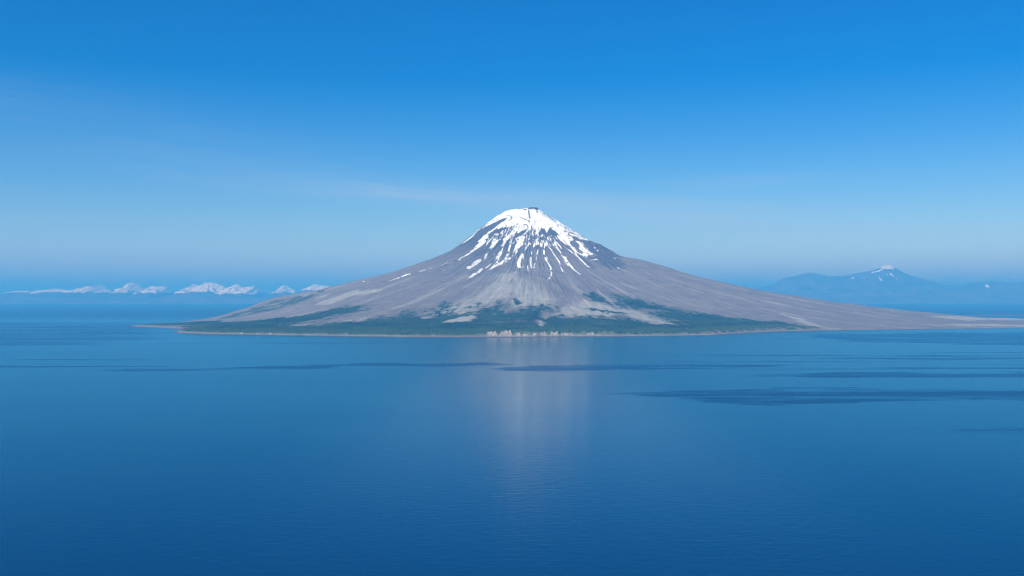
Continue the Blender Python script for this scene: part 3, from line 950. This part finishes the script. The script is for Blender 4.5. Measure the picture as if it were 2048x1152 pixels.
CHOP = np.maximum(CHOP, 0.45 * sstep(70, 520, np.abs(wx - 60 + 60 * fbm(wy * 0.0006, wx * 0 + 2.7, 3, 139))))  # calm lane added below the summit to strengthen the mountain's reflection
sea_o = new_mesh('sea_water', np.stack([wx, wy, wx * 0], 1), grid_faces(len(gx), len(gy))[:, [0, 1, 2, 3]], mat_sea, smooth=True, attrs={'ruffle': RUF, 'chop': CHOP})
tag(sea_o, 'calm deep blue sea with long wind ruffled bands', 'sea', kind='structure')

# ------------------------------------------------------------------ far land
mat_far, t, b = material('far_mountain_ground')
pos = scaled_pos(t, 0.0012, 0.0012, 0.002)
nf = noise_tex(t, pos, 1.0, 6, 0.65)
rock = mixc(t, maprange(t, nf, 0.35, 0.65), (0.050, 0.055, 0.045), (0.13, 0.115, 0.105))
fs = maprange(t, mth(t, 'ADD', attr(t, 'snow'), mth(t, 'MULTIPLY', mth(t, 'SUBTRACT', noise_tex(t, scaled_pos(t, 0.004, 0.004, 0.004), 1.0, 4, 0.6), 0.5), 0.5)), 0.36, 0.62)
t.links.new(mixc(t, fs, rock, (0.90, 0.88, 0.80)), b.inputs['Base Color'])
b.inputs['Roughness'].default_value = 0.95
b.inputs['Specular IOR Level'].default_value = 0.1


def far_mountain(name, D, crest, depth, snow_fn, seed, label, nx=300, ny=81, rough=0.16, jag=3.2):
    """crest: photo outline of the ridge; the massif stands D metres away with that ridge and slopes before and behind"""
    c = np.array(crest, float)
    xs = np.linspace(c[0, 0], c[-1, 0], nx)
    vv = np.interp(xs, c[:, 0], c[:, 1])
    X = (xs - 1024) / FPX * D
    Hc = EYE + (594 - vv + jag * (fbm(xs * 0.11, xs * 0 + seed, 4, seed, 0.6, ridged=True) - 0.3)) / FPX * D
    yy = np.linspace(-1, 1, ny)
    XX, YY = np.meshgrid(X, yy, indexing='ij')
    HC = np.broadcast_to(Hc[:, None], XX.shape)
    side = np.abs(YY)
    fall = np.where(side < 1, (1 - side) ** 1.15, 0)
    yw = D + YY * depth
    rid = fbm(XX * 0.0011 * 36000 / D, yw * 0.0008, 5, seed, 0.6, ridged=True)
    sp = rough + (1 - rough) * sstep(0.0, 0.2, side)
    Z = HC * fall * (1 + sp * 0.42 * (rid - 0.62)) + sp * 30 * (rid - 0.4)
    Z = np.where(side > 0.985, -6, np.maximum(Z, -6))
    Z[0, :] = np.minimum(Z[0, :], -6)
    Z[-1, :] = np.minimum(Z[-1, :], -6)
    px = XX / yw * FPX + 1024
    py = 594 - (Z - EYE) / yw * FPX
    sn = snow_fn(px, py, Z, rid, XX, yw)
    o = new_mesh(name, np.stack([XX.ravel(), yw.ravel(), Z.ravel()], 1), grid_faces(nx, ny), mat_far, attrs={'snow': sn.ravel()})
    return tag(o, label, 'mountain', kind='structure')


def snow_above(z0, z1, ragged=0.35):
    def f(px, py, Z, rid, X, Y):
        return sstep(z0, z1, Z + rid * 30 + 170 * fbm(X * 0.0008, Y * 0.0008, 3, 143)) * sstep(-0.10, 0.12, fbm(X * 0.0030 + Y * 0.0012, Y * 0.0020 - X * 0.0010, 4, 141, 0.6, ridged=True) + 0.02)
    return f


DL = 42000.0
for crest, seed, z, label in (
        ([(-170, 603), (-120, 586), (-60, 580), (0, 589), (30, 583), (70, 582), (100, 579), (112, 577), (135, 581), (150, 582), (165, 592), (175, 603)], 201, (400, 470),
         'long low snowy far mountain at the left edge of the picture'),
        ([(140, 603), (150, 588), (160, 578), (170, 574), (180, 573), (190, 579), (197, 574), (203, 567), (208, 574), (216, 580), (228, 586), (236, 603)], 207, (395, 450),
         'far snowy mountain with a needle sharp tip'),
        ([(222, 603), (236, 586), (246, 577), (254, 570), (262, 565), (270, 568), (278, 573), (286, 582), (296, 603)], 211, (400, 450), 'pointed far snow peak left of the flat snow dome'),
        ([(278, 603), (288, 584), (294, 577), (302, 573), (315, 572), (328, 573), (335, 575), (340, 584), (352, 603)], 217, (395, 430), 'flat topped far snow dome between two peaks'),
        ([(345, 603), (362, 582), (375, 575), (390, 567), (400, 573), (412, 564), (428, 564), (442, 571), (455, 577), (466, 572), (475, 568), (485, 574), (498, 572), (510, 571),
          (516, 580), (528, 603)], 223, (400, 455), 'broad far snow massif of several summits'),
        ([(520, 603), (545, 585), (558, 578), (568, 570), (580, 577), (592, 583), (606, 603)], 229, (420, 470), 'small far snow peak beside the volcano flank'),
        ([(585, 603), (600, 583), (615, 576), (630, 569), (650, 571), (690, 580), (740, 603)], 233, (480, 560), 'far faint mountain half hidden by the volcano flank')):
    z = tuple(258 + (q - 258) * DL / 36000 for q in z)
    far_mountain('mountain', DL, crest, 4200, snow_above(*z), seed, label)['group'] = 'far snowy mountains across the water'
# low dark coast in front of the far range
far_mountain('low_hills', 39000, [(-400, 604), (-300, 597), (-100, 598), (60, 596), (200, 598), (300, 597), (420, 597), (540, 596), (640, 597), (760, 596), (860, 604)], 1300,
             lambda px, py, Z, rid, X, Y: np.zeros_like(Z), 241, 'low bluish coast under the far snow mountains', nx=260, ny=31)

DR = 44000.0


def snow_right(px, py, Z, rid, X, Y):
    s = sstep(0, 1, (538.5 - py) / 3 + 0.6 * rid) * sstep(17, 11, np.abs(px - 1775))
    for x0, y0, x1, y1, w in ((1744, 545, 1764, 540, 1.3), (1597, 557, 1609, 553, 0.7), (1700, 558, 1710, 555, 0.7),
                              (1721, 555, 1728, 555, 0.8), (1760, 556, 1763, 561, 1.6), (1781, 547, 1786, 552, 1.3), (1773, 549, 1777, 550, 1.0), (1788, 555, 1794, 558, 0.8),
                              (1655, 552, 1658, 553, 0.6)):
        d, _t = seg_dist(px, py, (x0, y0), (x1, y1))
        s = np.maximum(s, sstep(-0.9, 0.9, w * 1.1 - d))
    return np.where(Y <= DR + 300, s, sstep(800, 1200, Z))


far_mountain('mountain', DR, [(1410, 606), (1440, 591), (1470, 584), (1500, 579), (1530, 573), (1556, 570), (1568, 556), (1590, 552), (1605, 548), (1618, 545), (1635, 548), (1655, 552), (1680, 553), (1700, 549),
                              (1730, 544), (1752, 539), (1764, 533), (1770, 530), (1776, 529), (1783, 530), (1788, 535), (1800, 541), (1820, 551), (1850, 560), (1875, 566), (1900, 572), (1930, 578), (1990, 604)],
             5200, snow_right, 251, 'hazy blue far mountain with a small white snow cap, right of the volcano', nx=520, ny=121, rough=0.02, jag=0.9)


def snow_ridge(px, py, Z, rid, X, Y):
    d, _t = seg_dist(px, py, (1972, 571), (1977, 573))
    return sstep(-1, 1, 2.6 - d)


far_mountain('mountain', 41500, [(1860, 606), (1890, 584), (1915, 573), (1940, 567), (1965, 564), (1990, 563), (2020, 566), (2048, 565), (2100, 562), (2180, 570), (2260, 606)], 3600, snow_ridge, 257,
             'hazy blue far ridge at the right edge with one snow patch', nx=260, ny=81, rough=0.03, jag=0.8)
far_mountain('low_hills', 40000, [(1380, 608), (1440, 599), (1560, 597), (1640, 595), (1720, 598), (1800, 594), (1860, 592), (1920, 597), (1990, 593), (2060, 597), (2200, 595), (2300, 608)], 1200,
             lambda px, py, Z, rid, X, Y: np.zeros_like(Z), 263, 'low bluish coast under the far mountain on the right', nx=260, ny=31)
# low dark spit behind the right apron
sp_m, t, b = material('dark_sand')
t.links.new(mixc(t, noise_tex(t, scaled_pos(t, 0.004, 0.02, 1), 1.0, 4), (0.07, 0.06, 0.06), (0.13, 0.11, 0.10)), b.inputs['Base Color'])
b.inputs['Roughness'].default_value = 0.95
sxs = np.linspace(0, 1, 80)
V = []
for f in sxs:
    x = (1845 - 1024) / FPX * 14600 + f * 4200
    wv = 420 * min(1, f * 5) * (0.7 + 0.5 * float(perlin(f * 9, 0.4, 3))) * min(1, (1 - f) * 6)
    yc = 13900 + 300 * float(perlin(f * 3.1, 2.2, 8))
    for g in (-1, -0.5, 0, 0.5, 1):
        V.append((x, yc + g * wv, -1.0 + 14.0 * (1 - abs(g)) * min(1, f * 8, (1 - f) * 8 + 0.01)))
bar = new_mesh('sand_bar', V, grid_faces(80, 5), sp_m)
tag(bar, 'thin dark low bar of land in the water behind the right apron', 'sand bar', kind='structure')

# ------------------------------------------------------------------ haze
hz_m = bpy.data.materials.new('haze_air')
hz_m.use_nodes = True
ht = hz_m.node_tree
ht.nodes.clear()
ho = nd(ht, 'ShaderNodeOutputMaterial')
pv = nd(ht, 'ShaderNodeVolumePrincipled')
pv.inputs['Color'].default_value = (0.088, 0.475, 0.96, 1)
pv.inputs['Absorption Color'].default_value = (0.28, 0.29, 0.22, 1)
pv.inputs['Density'].default_value = 6.2e-5
pv.inputs['Anisotropy'].default_value = 0.0
ht.links.new(pv.outputs[0], ho.inputs['Volume'])
x0, x1, y0, y1, z0, z1 = -155000, 155000, -32000, 155000, -40, 1500
zt = max(1500, max((o.matrix_world @ Vector(c)).z for o in bpy.data.objects if o.type == 'MESH' for c in o.bound_box) + 30)
V = [(x, y, z) for x in (x0, x1) for y in (y0, y1) for z in (z0, zt)]
F = [(0, 1, 3, 2), (4, 6, 7, 5), (0, 4, 5, 1), (2, 3, 7, 6), (0, 2, 6, 4), (1, 5, 7, 3)]
haze = new_mesh('haze', V, F, hz_m, smooth=False)
tag(haze, 'even bluish haze in the air over the sea', 'haze', kind='stuff')
